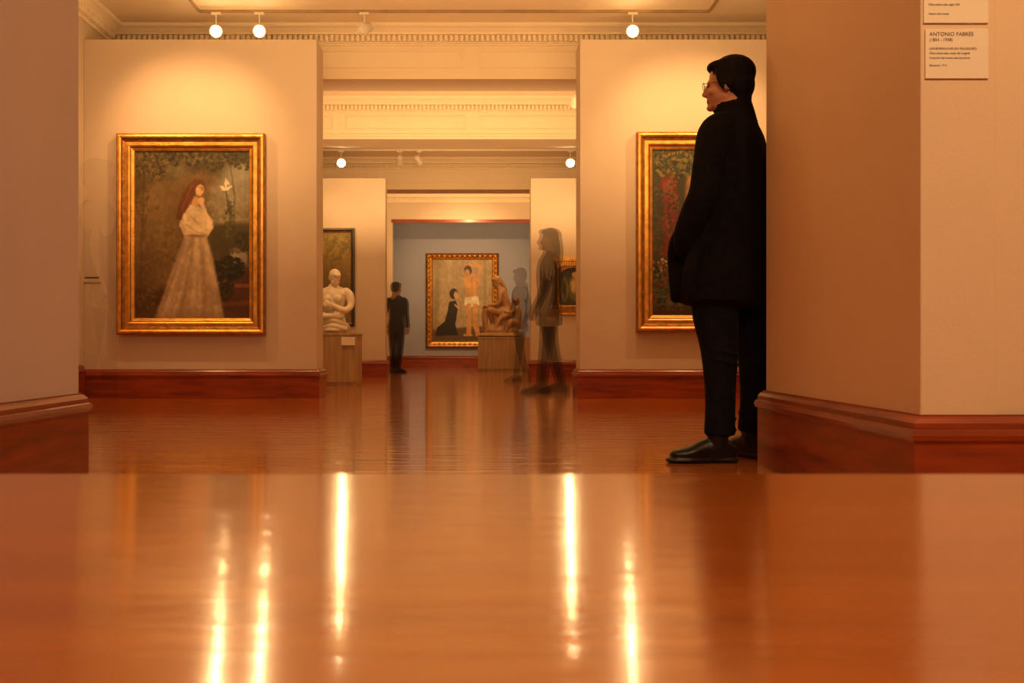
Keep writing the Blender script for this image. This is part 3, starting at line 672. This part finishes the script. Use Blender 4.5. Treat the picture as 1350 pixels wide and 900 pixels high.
# ------------------------------------------------------------------ blurred visitors
def visitor(name,loc,yaw,h,alpha,coat=(.03,.018,.012),trou=(.012,.01,.012),skin=(.5,.26,.14),hair=(.03,.012,.006),stride=.0,female=False,hem=.78,armf=0.0,head_pitch=0,widen=1.0,skirt=False,echo=None):
    ms=[mat(name+'_coat',coat,.85,alpha=alpha),mat(name+'_trousers',trou,.85,alpha=alpha),mat(name+'_shoe',(.01,.008,.006),.5,alpha=alpha),
        mat(name+'_skin',skin,.6,alpha=alpha),mat(name+'_hair',hair,.6,alpha=alpha),mat(name+'_eye',(.05,.02,.01),.6,alpha=alpha),mat(name+'_lips',(.3,.12,.08),.6,alpha=alpha)]
    b=Body(); sw=.165 if female else .185
    secs=[(hem,.0,.125,.175),(.92,.0,.118,.165),(1.05,.0,.105,.148),(1.2,.005,.112,.155),(1.32,.0,.112,sw),(1.40,-.005,.095,sw*.95),(1.45,-.01,.07,sw*.6),(1.49,-.015,.055,.06)]
    if skirt: secs=[(hem,.0,.17,.20)]+secs[1:]
    b.tube([(c,0,z) for z,c,a,bb in secs],[(bb,a) for z,c,a,bb in secs],0,ref=(1,0,0),sub=3,seg=28,flat=True)
    for sg in (-1,1):
        st=stride*sg
        b.tube([(0,sg*.085,.90),(st*.45,sg*.088,.50+abs(st)*.03),(st*.9-(.05 if st<0 else 0),sg*.085,.12)],[(.088,.098),(.058,.062),(.044,.048)],1,ref=(1,0,0))
        shoe(b,(st*.9-(.05 if st<0 else 0),sg*.088),(1,sg*.15,0))
        e=(armf*.3-st*.3-.03,sg*(sw+.06),1.12); w=(armf*.9-st*.6+.03,sg*(sw+.05-armf*.3),.90+armf*.35)
        b.tube([(-.01,sg*(sw-.03),1.40),(-.01,sg*(sw+.02),1.34),e,w],[.05,.055,.044,.034],0,ref=(0,1,0))
        hand(b,w,(Vector(w)-Vector(e)),(0,-sg,0),3,.45,side=sg)
    b.sub(head(female,female),Matrix.Translation((.0,0,1.615))@Matrix.Rotation(math.radians(head_pitch),4,'Y'))
    b.ell((0,0,.88),(.115,.155,.11),0 if hem<.85 else 1)
    s=h/1.74
    M=Matrix.Translation(loc)@Matrix.Rotation(math.radians(yaw),4,'Z')@Matrix.Diagonal((s*widen,s,s,1))
    o=b.fuse(name,ms,.009,M,2,floor=True)
    if echo:   # second, fainter position of the same moving person during the long exposure
        e=bpy.data.objects.new('motion_echo',o.data); COL.objects.link(e); e.location=echo; e.parent=o
    return o
visitor('walking_woman',(.755,10.55,0),186,1.70,.30,coat=(.018,.011,.008),skin=(.2,.10,.06),stride=.10,female=True,hem=.72,armf=.02,echo=(.035,.02,0))
visitor('walking_visitor',(.62,13.9,0),200,1.54,.26,coat=(.022,.014,.010),skin=(.2,.1,.06),stride=.10,head_pitch=12,armf=.05)
visitor('standing_visitor',(-1.38,18.0,0),60,1.60,.50,coat=(.012,.009,.010),stride=.03,armf=-.05,echo=(.03,0.01,0))
visitor('passing_visitor',(-2.38,6.5,0),0,1.68,.045,coat=(.06,.03,.02),stride=.05)

# ------------------------------------------------------------------ pedestals and statues
def pedestal(x0,x1,y0,y1,h):
    g=G(); g.box(x0,x1,y0,y1,.04,h-.03,0); g.box(x0+.015,x1-.015,y0+.015,y1-.015,0,.04,0); g.box(x0-.008,x1+.008,y0-.008,y1+.008,h-.03,h,0)
    return g.make('pedestal',M_ped,bevel=.004)
o=pedestal(-2.02,-1.42,12.45,12.98,.64)
g=G(); g.box(fx(450,12.43),fx(468,12.43),12.425,12.44,fz(455,12.43),fz(444,12.43)); g.make('label_plate',M_paper,parent=o)
pedestal(.075,1.10,19.2,19.9,.64)
def torso_statue():
    b=Body()
    b.tube([(0,0,.03),(0,0,.06)],[(.17,.14),(.165,.135)],0,flat=True)
    b.tube([(0,0,.03),(0,.01,.14),(0,.01,.26),(.005,0,.38),(0,0,.48),(0,0,.545),(.0,0,.58)],[(.16,.125),(.15,.12),(.125,.10),(.14,.115),(.17,.11),(.14,.08),(.07,.06)],0,seg=28,ref=(0,-1,0))
    b.tube([(0,0,.55),(.01,-.01,.60),(.012,-.03,.66)],[.055,.048,.05],0)
    hd=head(neck=False); b.sub(hd,Matrix.Translation((.02,-.05,.675))@Matrix.Rotation(math.radians(-60),4,'Z')@Matrix.Rotation(math.radians(32),4,'Y')@Matrix.Scale(.86,4))
    for sg in (-1,1):
        b.ell((sg*.065,-.095,.42),(.055,.045,.052),0)
    b.tube([(.145,0,.515),(.20,-.02,.46),(.215,-.05,.34),(.15,-.13,.28),(.03,-.15,.33)],[.055,.055,.044,.040,.030],0,ref=(0,1,0)); hand(b,(.03,-.15,.33),(-1,0,.3),(0,1,0),0,.4)
    b.tube([(-.145,0,.515),(-.20,-.02,.46),(-.21,-.04,.34),(-.13,-.12,.22),(.0,-.15,.21)],[.055,.055,.044,.040,.030],0,ref=(0,1,0)); hand(b,(0,-.15,.21),(1,0,.1),(0,1,0),0,.4)
    b.tube([(-.15,-.03,.12),(0,-.13,.16),(.15,-.06,.10),(.17,.03,.06)],[.03,.035,.035,.03],0); b.tube([(-.14,-.06,.06),(.0,-.14,.09),(.16,-.08,.05)],[.025,.03,.028],0)
    return b.fuse('marble_torso_statue',[M_marble]*7,.006,Matrix.Translation((-1.74,12.70,.641)),2,floor=True)
torso_statue()
def seated_statue():
    b=Body()
    b.ell((.0,0,.12),(.36,.26,.15),0); b.ell((.12,.02,.26),(.24,.22,.17),0); b.tube([(0,0,.02),(0,0,.06)],[(.30,.42),(.29,.41)],0,flat=True,ref=(1,0,0))
    b.ell((.10,0,.46),(.15,.17,.12),0)
    b.tube([(.12,0,.46),(.10,0,.58),(.06,-.01,.72),(.02,-.01,.86),(-.01,-.01,.92)],[(.155,.12),(.125,.10),(.145,.11),(.16,.09),(.09,.06)],0,ref=(1,0,0),seg=24)
    b.tube([(-.005,-.01,.90),(-.03,-.01,.98)],[.05,.05],0)
    b.sub(head(True,True,neck=False),Matrix.Translation((-.06,-.01,1.04))@Matrix.Rotation(math.radians(190),4,'Z')@Matrix.Rotation(math.radians(22),4,'Y')@Matrix.Scale(.95,4))
    b.tube([(.08,-.09,.46),(-.14,-.14,.50),(-.28,-.13,.50),(-.29,-.13,.28),(-.27,-.13,.08)],[.095,.085,.065,.055,.038],0,ref=(0,1,0)); b.tube([(-.27,-.13,.05),(-.36,-.14,.04),(-.42,-.14,.03)],[(.034,.03),(.036,.026),(.03,.016)],0,ref=(0,0,1))
    b.tube([(.08,.09,.46),(-.10,.14,.56),(-.22,.13,.58),(-.16,.12,.34),(-.10,.12,.12)],[.095,.085,.065,.055,.038],0,ref=(0,1,0)); b.tube([(-.10,.12,.08),(-.20,.14,.06),(-.26,.14,.05)],[(.034,.03),(.036,.026),(.03,.016)],0,ref=(0,0,1))
    b.tube([(.02,-.15,.85),(.0,-.20,.78),(-.04,-.21,.63),(-.20,-.17,.60)],[.05,.052,.042,.030],0,ref=(0,1,0)); hand(b,(-.20,-.17,.60),(-1,.1,-.1),(0,0,-1),0,.5)
    b.tube([(.02,.15,.85),(.05,.20,.78),(.20,.20,.60),(.27,.16,.44)],[.05,.052,.042,.030],0,ref=(0,1,0)); hand(b,(.27,.16,.44),(.3,0,-1),(-1,0,0),0,.4)
    b.tube([(.30,-.05,.22),(.33,-.05,.40),(.31,-.05,.55),(.30,-.05,.60)],[(.10,.09),(.09,.08),(.10,.07),(.05,.04)],0); b.ell((.30,-.05,.69),(.075,.07,.085),0)
    b.tube([(.27,-.12,.54),(.20,-.18,.46),(.10,-.20,.48)],[.04,.035,.03],0); b.tube([(.30,-.10,.26),(.16,-.22,.28),(.10,-.22,.10)],[.07,.055,.04],0)
    b.tube([(.2,-.15,.42),(.0,-.22,.36),(-.1,-.2,.12)],[.05,.05,.04],0)
    return b.fuse('seated_figures_statue',[M_terra]*7,.009,Matrix.Translation((.50,19.52,.641)),2,floor=True)
seated_statue()

# ------------------------------------------------------------------ camera
cam=bpy.data.cameras.new('camera'); co=bpy.data.objects.new('camera',cam); COL.objects.link(co)
co.location=(0,0,.5); co.rotation_euler=(math.pi/2,0,0)
cam.sensor_width=36; cam.lens=36; cam.shift_x=50/1350; cam.shift_y=4/1350; cam.clip_start=.02; cam.clip_end=100
cam.dof.use_dof=True; cam.dof.focus_distance=5.5; cam.dof.aperture_fstop=16
scene.camera=co
